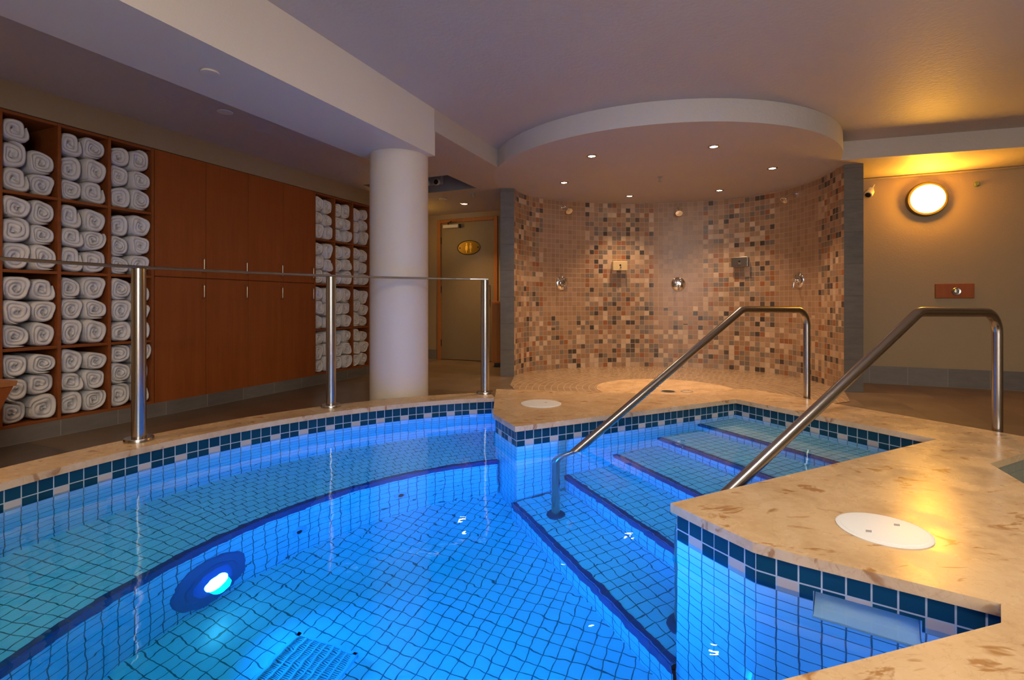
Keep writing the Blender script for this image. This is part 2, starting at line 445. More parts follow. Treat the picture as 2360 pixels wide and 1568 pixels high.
# bench
ZB = -.46; mb = MB(); NB = 72; rs = [RN + (RT+.004-RN)*k/8 for k in range(9)]
def end(r): return math.degrees(math.acos((-.085-PC.x)/r))
def bp(r, k):
    d0 = 204.0; d = d0 + (end(r)-d0)*k/NB; return pol(r, d, ZB), math.radians(d0-d)*2.2
for i in range(8):
    for k in range(NB):
        q = [bp(rs[i],k), bp(rs[i],k+1), bp(rs[i+1],k+1), bp(rs[i+1],k)]; rr = [rs[i],rs[i],rs[i+1],rs[i+1]]
        mb.add([x[0] for x in q], [(0,3,2,1)], [[(q[t][1], rr[t]) for t in (0,3,2,1)]])
mb.build('bench_seat', M['pbench'], pool)
mb = MB()
arc = [pol(RN-.004, 204+(end(RN)-204)*k/NB).xy for k in range(NB+1)]
mb.wall(arc, ZF, ZB-.05); bench = mb.build('bench_riser', M['priser'], pool)
mb = MB(); mb.wall(arc, ZB-.05, ZB-.006)
arc2 = [pol(RN-.001, 204+(end(RN)-204)*k/NB).xy for k in range(NB+1)]; arc3 = [pol(RN+.028, 204+(end(RN)-204)*k/NB).xy for k in range(NB+1)]
for k in range(NB):
    s = k*.055*.6
    for (p, zp), (q2, zq) in (((arc, ZB-.006), (arc2, ZB+.0015)), ((arc2, ZB+.0015), (arc3, ZB+.0015))):
        mb.add([(p[k].x,p[k].y,zp),(p[k+1].x,p[k+1].y,zp),(q2[k+1].x,q2[k+1].y,zq),(q2[k].x,q2[k].y,zq)], [(0,1,2,3)], [[(s,0.01),(s+.033,0.01),(s+.033,.03),(s,.03)]])
mb.build('nosing', M['navy'], bench)
# steps
for k in range(5):
    s0 = -.02 + .36*k; zt = -.76 + .17*k; zb = zt-.17
    mb = MB()
    l0, l1 = -.03, 1.235
    if k == 0: l0, l1 = .0, 1.215
    def tread(sa, sb, z):
        mb.add([sl(sa,l0,z), sl(sa,l1,z), sl(sb,l1,z), sl(sb,l0,z)], [(0,1,2,3)], [[(l0,sa),(l1,sa),(l1,sb),(l0,sb)]])
    tread(s0, s0+.375 if k < 4 else 1.82, zt)
    st = mb.build('stair_tread', M['ptread'], pool)
    mb = MB(); mb.wall([sl(s0,l0).xy, sl(s0,l1).xy], zb-.01, zt-.045, 0)
    mb.build('riser', M['priser'], st)
    mb = MB(); L = l1-l0
    mb.add([sl(s0-.004,l0,zt-.048), sl(s0-.004,l1,zt-.048), sl(s0-.004,l1,zt-.004), sl(s0-.004,l0,zt-.004)], [(0,1,2,3)], [[(0,.01),(L,.01),(L,.05),(0,.05)]])
    mb.add([sl(s0-.004,l0,zt-.004), sl(s0-.004,l1,zt-.004), sl(s0+.004,l1,zt+.002), sl(s0+.004,l0,zt+.002)], [(0,1,2,3)], [[(0,.05),(L,.05),(L,.055),(0,.055)]])
    mb.add([sl(s0+.004,l0,zt+.002), sl(s0+.004,l1,zt+.002), sl(s0+.028,l1,zt+.002), sl(s0+.028,l0,zt+.002)], [(0,1,2,3)], [[(0,.01),(L,.01),(L,.05),(0,.05)]])
    mb.build('nosing', M['navy'], st)
# second tub at the right edge
tb = thing('hot_tub', 'small basin with tiles darkened olive for shade, cut off by the right edge', 'pool', (0,0,0))
M['olive'] = slate('olive_shaded_tile', (.26,.25,.18), (.33,.31,.23), .075, .075, .0022, gc=(.24,.23,.19), rough=.3)  # pool tile without light: shade put into an olive colour
to = offset(tub, .015); to = to if sum((a-b).length for a, b in zip(to, to[1:])) > sum((a-b).length for a, b in zip(tub, tub[1:])) else offset(tub, -.015)
mb = MB(); mb.wall(to+[to[0]], -.6, .13); mb.build('pool_wall', M['olive'], tb)
mb = MB(); mb.poly([to], -.6); mb.build('pool_floor', M['olive'], tb)
mb = MB()
for i in range(len(tub)):
    j = (i+1) % len(tub); a, b, c, d = tub[i], tub[j], to[j], to[i]
    mb.add([(a.x,a.y,.13),(b.x,b.y,.13),(c.x,c.y,.13),(d.x,d.y,.13)], [(0,1,2,3)])
mb.build('coping_underside', M['stone'], tb)

# skimmer
axk = (sk_b-sk_a).normalized(); nrm = Vector((-axk.y, axk.x))
if nrm.dot(Vector((0,0))-Vector((-.2,1.6))+sk_a) < 0: nrm = -nrm            # away from the water
Wd = (sk_b-sk_a).length; rz = math.atan2(axk.y, axk.x)
sg = 1 if nrm.dot(Vector((-axk.y, axk.x))) > 0 else -1
sk = thing('pool_skimmer', 'white plastic skimmer opening at the waterline of the near wall', 'skimmer', (sk_a.x, sk_a.y, 0), rz)
def sy(v): return v*sg
mb = MB(); d = .20
zb = SKT-.012
mb.add([(0,0,SKT),(Wd,0,SKT),(Wd,sy(d),SKT),(0,sy(d),SKT)], [(3,2,1,0)])
mb.add([(0,0,SKB),(0,sy(d),SKB),(0,sy(d),SKT),(0,0,SKT)], [(0,1,2,3)])
mb.add([(Wd,0,SKB),(Wd,sy(d),SKB),(Wd,sy(d),SKT),(Wd,0,SKT)], [(3,2,1,0)])
mb.add([(0,sy(d),SKB),(Wd,sy(d),SKB),(Wd,sy(d),SKT),(0,sy(d),SKT)], [(0,1,2,3)])
mb.add([(0,0,SKB),(Wd,0,SKB),(Wd,sy(d),SKB),(0,sy(d),SKB)], [(0,1,2,3)])
mb.build('throat', M['white'], sk)
MB().box(-.002, Wd+.002, min(sy(-.004), sy(.012)), max(sy(-.004), sy(.012)), SKB-.006, SKB).build('sill', M['offwhite'], sk)
mb = MB(); v = [(.001,.0,SKB+.004),(Wd-.001,.0,SKB+.004),(Wd-.001,.15,zb),(.001,.15,zb)]
v = [(x, sy(y), z) for x, y, z in v]; mb.add(v+[(x, y, z-.005) for x, y, z in v], [(0,1,2,3),(7,6,5,4),(0,4,5,1),(1,5,6,2),(2,6,7,3),(3,7,4,0)]); mb.build('weir_flap', M['white'], sk)

# water: one closed body that fills the basin and the skimmer throat
wloop = offset(tile, .012); wloop = wloop if (wloop[10]-PC).length > RT else offset(tile, -.012)
wloop = wloop[:kb+1] + [sk_a+nrm*.012, sk_a+nrm*.19, sk_b+nrm*.19, sk_b+nrm*.012] + wloop[kb+1:]
mb = MB(); mb.prism(wloop, ZF-.01, ZW); w = mb.build('pool_water', M['water'], fix=True)
tag(w, 'clear rippled water filling the blue tiled spa pool', 'water'); w['kind'] = 'stuff'
# underwater lamp, jets, drain
lampdeg = 154.2
def facing(deg, r, z): p = pol(r, deg, z); return p, math.radians(deg)+PI/2
p, a = facing(lampdeg, RN-.004, -.755)
lm = thing('pool_lamp', 'lit round underwater lamp in a blue ring on the bench riser', 'underwater lamp', p, math.radians(lampdeg)+PI/2)
M['ring'] = plain('lamp_ring_plastic', (.05,.16,.34), .3)
M['lens'] = glow('lamp_lens_glow', (.45,.75,1.0), 14)
mb = MB(); mb.lathe([(.162,.0),(.162,.008),(.155,.014),(.112,.016),(.107,.022),(.088,.024)], 40, (0,-.0,0), (0,1,0)); mb.build('ring', M['ring'], lm, True)
mb = MB(); mb.lathe([(.088,.022),(.080,.034),(.055,.044),(.0501,.045)], 40, (0,0,0), (0,1,0)); mb.build('bezel', plain('lamp_bezel', (.05,.25,.7), .25), lm, True)
mb = MB(); mb.lathe([(.05,.044),(.04,.052),(.02,.057),(.0,.058)], 32, (0,0,0), (0,1,0)); mb.build('lens', M['lens'], lm, True)
for (x, y), lab in (((690, 1222), 'round white jet nozzle in the bench riser near the lamp'), ((923, 1140), 'round jet nozzle in the bench riser far from the lamp')):
    dg, jz = (141.3, -.72) if x == 690 else (124.1, -.71)
    p, _ = facing(dg, RN-.004, jz)
    j = thing('jet_nozzle', lab, 'jet nozzle', p, math.radians(dg)+PI/2, 'jets in the bench riser')
    mb = MB(); mb.lathe([(.034,0),(.032,.006),(.018,.009),(.016,.004)], 28, (0,0,0), (0,1,0)); mb.build('escutcheon', plain('jet_plastic', (.5,.62,.7), .3), j, True)
    mb = MB(); mb.lathe([(.0150,.003),(.0150,.0055)], 20, (0,0,0), (0,1,0)); mb.build('nozzle', M['black'], j, True)
g1, g2 = under(690, 1465, ZF), under(825, 1515, ZF)
ga = math.atan2(g2.y-g1.y, g2.x-g1.x); gw = (g2-g1).length
gr = thing('drain_grate', 'square slotted drain grate on the pool floor at the bottom edge', 'drain grate', (g1.x, g1.y, ZF), ga)
M['gratew'] = plain('grate_plastic', (.62,.74,.80), .4)
mb = MB(); fw = .012
mb.box(0,gw,-fw,0,.0,.02); mb.box(0,gw,-gw,-gw+fw,0,.02); mb.box(0,fw,-gw,0,0,.02); mb.box(gw-fw,gw,-gw,0,0,.02)
mb.build('frame', M['gratew'], gr)
mb = MB(); n = 8; pt = (gw-2*fw)/n
for i in range(1, n): mb.box(fw+pt*i-.003, fw+pt*i+.003, -gw+fw, -fw, .002, .017)
m = 34; q = (gw-2*fw)/m
for i in range(m): mb.box(fw, gw-fw, -gw+fw+q*i, -gw+fw+q*i+q*.55, .003, .014)
mb.build('slats', M['gratew'], gr)
mb = MB(); mb.box(.004, gw-.004, -gw+.004, -.004, .0005, .002); mb.build('sump', plain('sump_dark', (.03,.10,.16), .5), gr)

# lids in the stone
def lid(name, c, r, label, holes):
    t = thing(name, label, 'lid', (c.x, c.y, ZC), .35, 'white skimmer lids in the limestone')
    mb = MB(); mb.lathe([(r,0.0005),(r,.003),(r-.004,.004),(r-.012,.004)], 56); mb.build('rim', M['white'], t, True)
    mb = MB(); mb.lathe([(r-.013,.0005),(r-.013,.0048),(r-.02,.0055),(.0,.0062)], 56); mb.build('cover', M['white'], t, True)
    for s in holes:
        mb = MB(); mb.prism([(s-.013,0),(s,-.009),(s+.013,0),(s,.009)], .0055, .0066); mb.build('finger_hole', M['grey'], t)
lid('skimmer_lid', at(2035, 1222, ZC), .122, 'round white skimmer lid with two finger holes beside the near wall', (-.062, .062))
lid('skimmer_lid', at(1247, 931, ZC), .138, 'round white lid in the stone peninsula at the foot of the stair wall', (.035,))

# ------------------------------------------------------------------ stair hand rails
def fillet(pts, r, n=9):
    pts = [Vector(p) for p in pts]; out = [pts[0]]
    for a, b, c in zip(pts, pts[1:], pts[2:]):
        u1 = (a-b).normalized(); u2 = (c-b).normalized(); an = u1.angle(u2); d = r/math.tan(an/2)
        p1 = b+u1*d; p2 = b+u2*d; cen = b+(u1+u2).normalized()*(r/math.sin(an/2))
        for k in range(n+1):
            q = p1.lerp(p2, k/n); out.append(cen+(q-cen).normalized()*r)
    return out + [pts[-1]]
def stair_rail(l_base, l_foot, label, s_b=2.30):
    s_f = .13; L = lambda s: l_foot + (l_base-l_foot)*(s-s_f)/(s_b-s_f)
    def q(s, z): return sl(s, L(s), z)
    z_top = .805
    pts = [q(s_b,.0), q(s_b,z_top-.008), q(s_b-.70, z_top), q(s_f, z_top-.568*(s_b-.70-s_f)), q(s_f, -.76)]
    t = thing('stair_handrail', label, 'handrail', (0,0,0), 0, 'steel handrails on the pool steps')
    f1 = fillet(pts, .115)
    mb = MB(); mb.tube(f1, .0235, 20); mb.build('rail', M['steel'], t, True)
    for p in (q(s_f,-.76), q(s_b, 0)):
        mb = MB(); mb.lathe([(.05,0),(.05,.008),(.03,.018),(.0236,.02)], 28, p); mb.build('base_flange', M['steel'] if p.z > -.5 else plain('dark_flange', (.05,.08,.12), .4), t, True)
stair_rail(.185, .215, 'steel handrail on the left side of the pool steps')
stair_rail(1.25, 1.10, 'steel handrail on the right side of the pool steps, nearer the camera')

# guard rail on the curved coping
gr_ = thing('guard_rail', 'curved steel guard rail on round posts along the narrow coping', 'guard rail', (0,0,0))
RG, ZR = 2.59, 1.035
posts = [(at(320,1016,ZC).xy, 151.7), (at(763,938,ZC).xy, 128.3), (Vector((-.205,3.86)), 104), (pol(RG,175.5).xy, 175.5)]
for p, dg in posts:
    mb = MB(); mb.lathe([(.0315,0),(.0315,ZR-.014-ZC)], 32, (p.x,p.y,ZC)); po = mb.build('post', M['steel'], gr_, True)
    mb = MB(); mb.lathe([(.064,0),(.064,.014),(.061,.018),(.0316,.018)], 36, (p.x,p.y,ZC)); mb.build('base_flange', M['steel'], po, True)
path = [pol(RG, 196), pol(RG, 190), pol(RG, 184)] + [pol(RG, a) for a in range(178, 104, -3)]
def prj(dg):
    # blend radius so that the rail runs over the post heads
    ks = [(104, (posts[2][0]-PC).length), (128.3, (posts[1][0]-PC).length), (151.7, (posts[0][0]-PC).length), (175.5, RG), (200, RG)]
    for (a, ra), (b, rb) in zip(ks, ks[1:]):
        if a <= dg <= b: return ra+(rb-ra)*(dg-a)/(b-a)
    return ks[0][1]
e3 = math.degrees(math.atan2(posts[2][0].y-PC.y, posts[2][0].x-PC.x))
path = [pol(prj(a), a, ZR-.007) for a in [196-2.3*i for i in range(40)] if a > e3+1] + [Vector((posts[2][0].x+.02, posts[2][0].y, ZR-.007))]
mb = MB(); hw, hh = .024, .007
mb.tube(path, 0, prof=[(-hw,-hh+.003),(-hw+.003,-hh),(hw-.003,-hh),(hw,-hh+.003),(hw,hh-.003),(hw-.003,hh),(-hw+.003,hh),(-hw,hh-.003)], up=(0,0,1))
mb.build('top_rail', M['steel'], gr_)

# ------------------------------------------------------------------ ceilings, beam, column
DCc = Vector((1.493, 5.38)); RDm = 1.689
aL = math.atan2(4.998-DCc.y, -.11-DCc.x); aR = math.atan2(4.70-DCc.y, 3.04-DCc.x)
pL = DCc + RDm*Vector((math.cos(aL), math.sin(aL))); pR = DCc + RDm*Vector((math.cos(aR), math.sin(aR)))
right_dir = Vector((1.296, -.400)).normalized()
nA, nB = -2.10, -2.64
back = [DCc + RDm*Vector((math.cos(aL - (aL-aR+2*PI)*i/40 if False else aL-(2*PI-(aR-aL))*i/40), math.sin(aL-(2*PI-(aR-aL))*i/40))) for i in range(41)]
uL = D1.dot(pL)
rEnd = pR + right_dir*5.2
low = [un(UF, NL).xy, un(UF, nA).xy] + [un(uL-.02, nA).xy] + back + [rEnd, un(7.6, 6.3).xy, un(7.6, NL).xy]
rec = [un(4.55, -3.80).xy, un(4.55, -2.70).xy, un(5.2, -2.70).xy, un(5.2, -3.80).xy]
mb = MB(); mb.poly([low, rec], ZL, True)
mb.wall([un(3.34, nA+.0005).xy, low[2], low[3]], ZL, ZM+.01); mb.wall([pR, rEnd], ZL, ZM+.01)
struct(mb.build('ceiling', M['ceil_low']), 'low plaster ceiling over the cupboards and the passage')
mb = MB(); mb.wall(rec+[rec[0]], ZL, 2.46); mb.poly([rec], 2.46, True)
struct(mb.build('ceiling_recess', plain('recess_shade', (.22,.21,.20), .6)), 'shadowed rectangular recess in the low ceiling behind the column')  # shade inside the recess is put into a darker colour
main = [un(UF, nA-.02).xy, un(UF, 6.3).xy, un(5.5, 6.3).xy, un(6.3, 0).xy, un(5.6, nA-.02).xy]
mb = MB(); mb.poly([main], ZM, True)
struct(mb.build('ceiling', M['ceil']), 'high plaster ceiling over the pool')
mb = MB()
circ = [DCc + RDm*Vector((math.cos(2*PI*i/96), math.sin(2*PI*i/96))) for i in range(96)]
mb.prism(circ, ZL-.001, ZM-.001)
struct(mb.build('shower_canopy', M['ceil'], smooth=True), 'round dropped ceiling disc with six downlights above the shower')
mb = MB(); ul = 3.35
lp = [un(UF, nB).xy, un(UF, nA).xy, un(ul, nA).xy, un(ul, nB).xy]
mb.prism(lp, 1.98, ZM+.005)
struct(mb.build('ceiling_beam', M['beam']), 'deep plaster ceiling beam running over the pool to the round column')
mb = MB(); cc = Vector((-.875, 3.938)); mb.lathe([(.222,0),(.222,ZL+.02)], 64, (cc.x, cc.y, 0))
struct(mb.build('round_column', M['column'], smooth=True), 'round cream column under the end of the beam')
# walls
def vwall(name, pts, z0, z1, mat, label=None, flip=False):
    mb = MB(); mb.wall(pts, z0, z1); return struct(mb.build(name, mat), label)
vwall('wall_left', [un(UF, NL), un(UB, NL)], 0, ZL, M['wall'], 'wall behind the towel shelves')
mb = MB(); a, b, c, d = un(UF, NC), un(4.86, NC), un(4.86, NL), un(UF, NL)
mb.prism([a.xy, b.xy, c.xy, d.xy], 2.0, ZL)
mb.prism([un(UF, NC).xy, un(1.52, NC).xy, un(1.52, NL).xy, un(UF, NL).xy], 0, 2.0)
struct(mb.build('wall_left', M['wall']), 'cream bulkhead above the cupboards')
vwall('wall_right', [un(UR, 1.0), un(UR, NR)], 0, ZL+.2, M['wall'], 'cream wall with the round lamp')
vwall('wall_far', [un(UF, NR), un(UR, NR)], 0, ZM, M['wall'], 'wall on the far right')
# passage wall with door
DP = un(UB, 0).xy; DV = NN
dl = onwall(1010, 828, DP, DV); dr = onwall(1148, 828, DP, DV)
n0, n1 = NN.dot(dl.xy), NN.dot(dr.xy)
mb = MB(); H = 2.09
mb.wall([un(UB, NL), un(UB, n0)], 0, ZL); mb.wall([un(UB, n1), un(UB, -1.9)], 0, ZL); mb.wall([un(UB, n0), un(UB, n1)], H, ZL)
struct(mb.build('wall_back', M['wall']), 'passage wall around the washroom door')
rzB = math.atan2(NN.y, NN.x)             # local x along the wall, local -y towards the room
door = bpy.data.objects.new('door_1', None); COL.objects.link(door); door.location = un(UB, n0, 0); door.rotation_euler.z = rzB
struct(door, 'brown flush washroom door in an orange wood frame'); dw = n1-n0
MB().box(.055, dw-.055, -.005, .035, .006, H-.05, .003).build('door_leaf', M['door'], door)
fr = MB(); fr.box(0,.055,-.03,.05,0,H,.004); fr.box(dw-.055,dw,-.03,.05,0,H,.004); fr.box(0.055,dw-.055,-.03,.05,H-.05,H,.004); fr.build('door_frame', M['frame_wood'], door)
for z in (.25, 1.05, 1.78): MB().box(.048,.062,-.018,-.004,z-.05,z+.05,.003).build('hinge', M['black'], door)
hb = MB(); hb.tube(fillet([(dw-.13,-.005,.88),(dw-.13,-.05,.88),(dw-.13,-.05,1.10),(dw-.13,-.005,1.10)],.02,5), .009, 12); hb.build('door_handle', M['steel'], door, True)
# door closer
cl = thing('door_closer', 'pale metal door closer at the head of the washroom door', 'door closer', un(UB, n0, 0), rzB)
MB().box(.12,.38,-.07,-.012,H-.135,H-.085,.006).build('body', M['offwhite'], cl)
MB().box(.38,.40,-.068,-.014,H-.138,H-.082,.003).build('end_cap', M['black'], cl)
ar = MB(); ar.tube([(.20,-.045,H-.085),(.20,-.045,H-.06)],.012,12); ar.tube([(.20,-.045,H-.06),(.32,-.16,H-.055),(.24,-.05,H-.045)],.008,10); ar.build('arm', M['black'], cl, True)
# washroom sign
sp = onwall(1081, 571, DP, DV); sp = Vector((sp.x, sp.y, sp.z))
sg_ = thing('washroom_sign', 'oval brass sign with two figures on the washroom door', 'sign', (sp.x-D1.x*.006, sp.y-D1.y*.006, sp.z), rzB)
def ell(a, b, n=48): return [(a*math.cos(2*PI*i/n), b*math.sin(2*PI*i/n)) for i in range(n)]
def flat(mb, loop, y0, y1):                # outline in x,z extruded along y
    t = MB(); t.prism(loop, 0, 1)
    return mb.add([(x, y0+(y1-y0)*z, y) for x, y, z in t.v], t.f)
flat(MB(), ell(.188,.105), -.002, .004).build('plate', M['brassdark'], sg_, fix=True)
mb = MB(); mb.tube([(x,-.004,z) for x, z in ell(.185,.102)+[ell(.185,.102)[0]]], .005, 8, caps=False); mb.build('border', M['black'], sg_, True)
for fx, kind in ((-.035,'f'), (.032,'m')):
    mb = MB(); flat(mb, [(fx+x, .052+z) for x, z in ell(.013,.014,20)], -.006, -.001)
    body = [(-.013,.034),(.013,.034),(.024,-.012),(.015,-.014),(.012,.004),(.020,-.042),(.007,-.042),(.007,-.075),(-.007,-.075),(-.007,-.042),(-.020,-.042),(-.012,.004),(-.015,-.014),(-.024,-.012)] if kind == 'f' else [(-.018,.034),(.018,.034),(.023,-.016),(.016,-.016),(.012,.012),(.011,-.075),(.002,-.075),(.0,-.025),(-.002,-.075),(-.011,-.075),(-.012,.012),(-.016,-.016),(-.023,-.016)]
    flat(mb, [(fx+x, z) for x, z in body], -.006, -.001); mb.build('figure', M['brass'], sg_, fix=True)
for s in (-.15, .15):
    MB().lathe([(.012,0),(.010,.004),(.0,.005)], 16, (s,-.002,.0), (0,-1,0)).build('screw', M['black'], sg_, True)
# baseboards
def base(name, pts, z1, lab=None):
    return vwall(name, pts, 0, z1, M['base'], lab)
base('baseboard_left', [un(1.5, NC+.004), un(4.86, NC+.004)], .102, 'dark tile plinth under the cupboards')
base('baseboard_left', [un(4.86, NL+.01), un(UB-.01, NL+.01)], .14)
base('baseboard_back', [un(UB-.01, NL), un(UB-.01, n0)], .14)
base('baseboard_right', [un(UR-.012, 1.0), un(UR-.012, NR)], .185, 'dark tile baseboard of the lamp wall')
mb = MB(); mb.tube([un(UR-.012, 1.0, ZL-.012), un(UR-.012, NR, ZL-.012)], .012, 8); struct(mb.build('trim_1', M['wall']), 'thin plaster cornice of the lamp wall')

# shower wall
mb = MB(); Ltot = mb.wall(shi, 0, ZL); u = 0.0
cum = [0.0]
for a, b in zip(shi, shi[1:]): cum.append(cum[-1]+(b-a).length)
def u_at(px):
    k = (px-CX)/F
    for i in range(len(shi)-1):
        f0 = shi[i].x-k*shi[i].y; f1 = shi[i+1].x-k*shi[i+1].y
        if f0 <= 0 <= f1: return cum[i]+(cum[i+1]-cum[i])*(-f0/(f1-f0))
    return cum[-1]
p_ = .0618; rq = lambda v: round(v/p_)*p_
zones = [(rq(u_at(1251)), rq(u_at(1350))), (rq(u_at(1508)), rq(u_at(1622))), (rq(u_at(1786)), rq(u_at(1884))), Ltot]
M['mosaic'] = mosaic(zones)
sw = mb.build('wall_shower', M['mosaic'], smooth=True); struct(sw, 'curved shower wall of small brown mosaic tiles')
mb = MB(); mb.wall([shi[-1], sho[-1]], 0, ZL); struct(mb.build('trim_2', M['slate']), 'dark slate end of the shower wall on the right')
mb = MB(); mb.wall([sho[0], shi[0]], 0, ZL); struct(mb.build('trim_3', M['slate']), 'dark slate end of the shower wall on the left')
mb = MB(); mb.wall(sho[::-1], 0, ZL); struct(mb.build('wall_shower', M['slate'], smooth=True), 'outer side of the shower wall')
M['sfloor'] = showerfloor(FC, RD)
mb = MB(); loop = shi + [Vector((2.9, 4.35)), Vector((1.9, 3.9)), Vector((.9, 4.0)), Vector((.1, 4.5)), Vector((-.02, 5.2))]
mb.poly([loop], .004); struct(mb.build('floor_shower', M['sfloor']), 'shower floor of small tiles laid in rings')
mb = MB(); mb.poly([[FC + RD*Vector((math.cos(2*PI*i/72), math.sin(2*PI*i/72))) for i in range(72)]], .006)
struct(mb.build('floor_disc', M['stone']), 'round beige stone disc in the shower floor')
q = at(1540, 903, .006)
dr_ = thing('floor_drain', 'small dark round drain in the beige shower floor disc', 'drain', (q.x, q.y, .006))
MB().lathe([(.075,.0),(.075,.002),(.065,.003)], 32).build('rim', M['grey'], dr_, True)
MB().lathe([(.062,.0005),(.062,.0035),(.0,.004)], 32).build('strainer', M['black'], dr_, True)
q = at(1583, 903, .006)
mb = MB(); mb.tube([(.055*math.cos(2*PI*i/32), .055*math.sin(2*PI*i/32), .002) for i in range(33)], .003, 6, caps=False)
tag(mb.build('floor_ring', M['grey'], loc=(q.x, q.y, .006)), 'thin dark ring inlaid beside the shower drain', 'inlay')

# shower fittings
def shower_pt(px, py):
    u = u_at(px)
    for i in range(len(cum)-1):
        if cum[i] <= u <= cum[i+1]:
            t = (u-cum[i])/(cum[i+1]-cum[i]); p = shi[i].lerp(shi[i+1], t); tg = (shi[min(i+2,len(shi)-1)]-shi[max(i-1,0)]).normalized(); break
    return Vector((p.x, p.y, CZ+(HY-py)/F*p.y)), math.atan2(tg.y, tg.x)   # local x along the wall, -y into the shower
for px, py, w in ((1295,653,'left'), (1563,655,'middle'), (1840,646,'right')):
    p, a = shower_pt(px, py)
    t = thing('shower_valve', {'left':'dark chrome shower valve on the left of the mosaic wall','middle':'bright chrome shower valve in the middle of the mosaic wall','right':'chrome shower valve behind the left stair handrail, right of mosaic'}[w], 'shower valve', p, a, 'shower valves on the mosaic wall')
    MB().lathe([(.092,0),(.090,.006),(.075,.016),(.045,.024),(.034,.026)], 40, (0,0,0), (0,-1,0)).build('escutcheon', M['chrome'], t, True)
    MB().lathe([(.034,.024),(.034,.055),(.028,.062),(.0,.064)], 32, (0,0,0), (0,-1,0)).build('hub', M['chrome'], t, True)
    mb = MB(); mb.tube([(0,-.05,-.01),(0,-.06,-.05),(0,-.066,-.085)], .011, 12); mb.build('lever', M['chrome'], t, True)
for px, py, w in ((1297,478,'left'), (1563,483,'middle'), (1836,447,'right')):
    p, a = shower_pt(px, py)
    t = thing('shower_fixture', {'left':'shower head high on the left of the mosaic wall','middle':'shower head high in the middle of the mosaic wall','right':'shower head high on the right of the mosaic wall'}[w], 'shower head', p, a, 'shower heads on the mosaic wall')
    MB().lathe([(.03,0),(.028,.006),(.012,.010)], 24, (0,0,0), (0,-1,0)).build('flange', M['chrome'], t, True)
    mb = MB(); mb.tube(fillet([(0,0,0),(0,-.07,.012),(0,-.13,-.045)],.03,5), .0105, 12); mb.build('arm', M['chrome'], t, True)
    MB().lathe([(.013,0),(.018,.012),(.042,.042),(.046,.052),(.043,.056),(.0,.054)], 28, (0,-.126,-.04), (0,-.7,-.72)).build('head', M['chrome'], t, True)
for px, py, m_, w in ((1425,614,'dispenser','soap dispenser toned by a warm reflection on the mosaic wall between left and middle valves'), (1709,605,'grey_steel','dull grey soap dispenser on the mosaic wall between middle and right valves')):
    M.setdefault('grey_steel', plain('grey_steel', (.30,.28,.25), .35, 1.0))
    p, a = shower_pt(px, py)
    t = thing('soap_dispenser', w, 'soap dispenser', p, a, 'soap dispensers on the mosaic wall')
    MB().box(-.093,.093,-.085,0,-.058,.058,.006).build('body', M[m_], t)
    MB().box(-.096,.096,-.092,-.083,-.061,.061,.004).build('front_plate', M[m_], t)
    MB().lathe([(.013,0),(.011,.004),(.0,.004)], 20, (0,-.092,.008), (0,-1,0)).build('sight_glass', M['black'], t, True)
    mb = MB(); mb.lathe([(.012,0),(.012,.018),(.009,.022),(.0,.022)], 20, (0,-.092,-.022), (0,-1,0)); mb.build('push_button', M['chrome'], t, True)

# ------------------------------------------------------------------ cupboards and towel shelves
rzC = math.atan2(D1.y, D1.x)
ZS = [.10, .575, 1.05, 1.52, 1.995]
def shelf_unit(u0, cols, label):
    w = .285; t = thing('towel_shelf', label, 'shelf unit', un(u0, NC, 0), rzC, 'open towel shelves')
    W = w*cols+.018
    for i in range(cols+1): MB().box(w*i, w*i+.018, 0, .39, .10, 1.995, .0015).build('divider', M['cherry_edge'], t)
    for z in ZS:
        mb = MB()
        for i in range(cols): mb.box(w*i+.018, w*(i+1), .004, .39, max(.10, z-.018), max(.118, z), .0012)
        mb.build('shelf', M['cherry_edge'], t)
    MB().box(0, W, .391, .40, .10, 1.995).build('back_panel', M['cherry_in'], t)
    return t
LU, RU = 1.532, 3.982
shelf_unit(LU, 3, 'open cherry wood shelf of towels to the left of the cupboards')
shelf_unit(RU, 3, 'open cherry wood shelf of towels between the cupboards and the column')
cu = [2.408, 2.810, 3.205, 3.590, 3.979]
names = ['first', 'second', 'third', 'fourth']
for i in range(4):
    w = cu[i+1]-cu[i]
    t = thing('tall_cupboard', ['tall cherry wood cupboard next to the left towel shelf', 'second tall cherry wood cupboard from the left towel shelf', 'third tall cherry wood cupboard from the left towel shelf', 'tall cherry wood cupboard next to the towel shelf by the column'][i], 'cupboard', un(cu[i], NC, 0), rzC, 'row of tall cupboards')
    MB().box(0.0005, w-.0005, .022, .40, .10, 1.995).build('carcass', M['cherry'], t)
    for z0, z1, hz in ((.10, 1.043, .942), (1.051, 1.995, 1.154)):
        d = MB().box(.0015, w-.0015, 0, .02, z0, z1, .001).build('door', M['cherry'], t)
        mb = MB(); x = w-.035; mb.tube(fillet([(x,0,hz-.055),(x,-.03,hz-.055),(x,-.03,hz+.055),(x,0,hz+.055)],.012,4), .0055, 10); mb.build('handle', M['satin'], d, True)
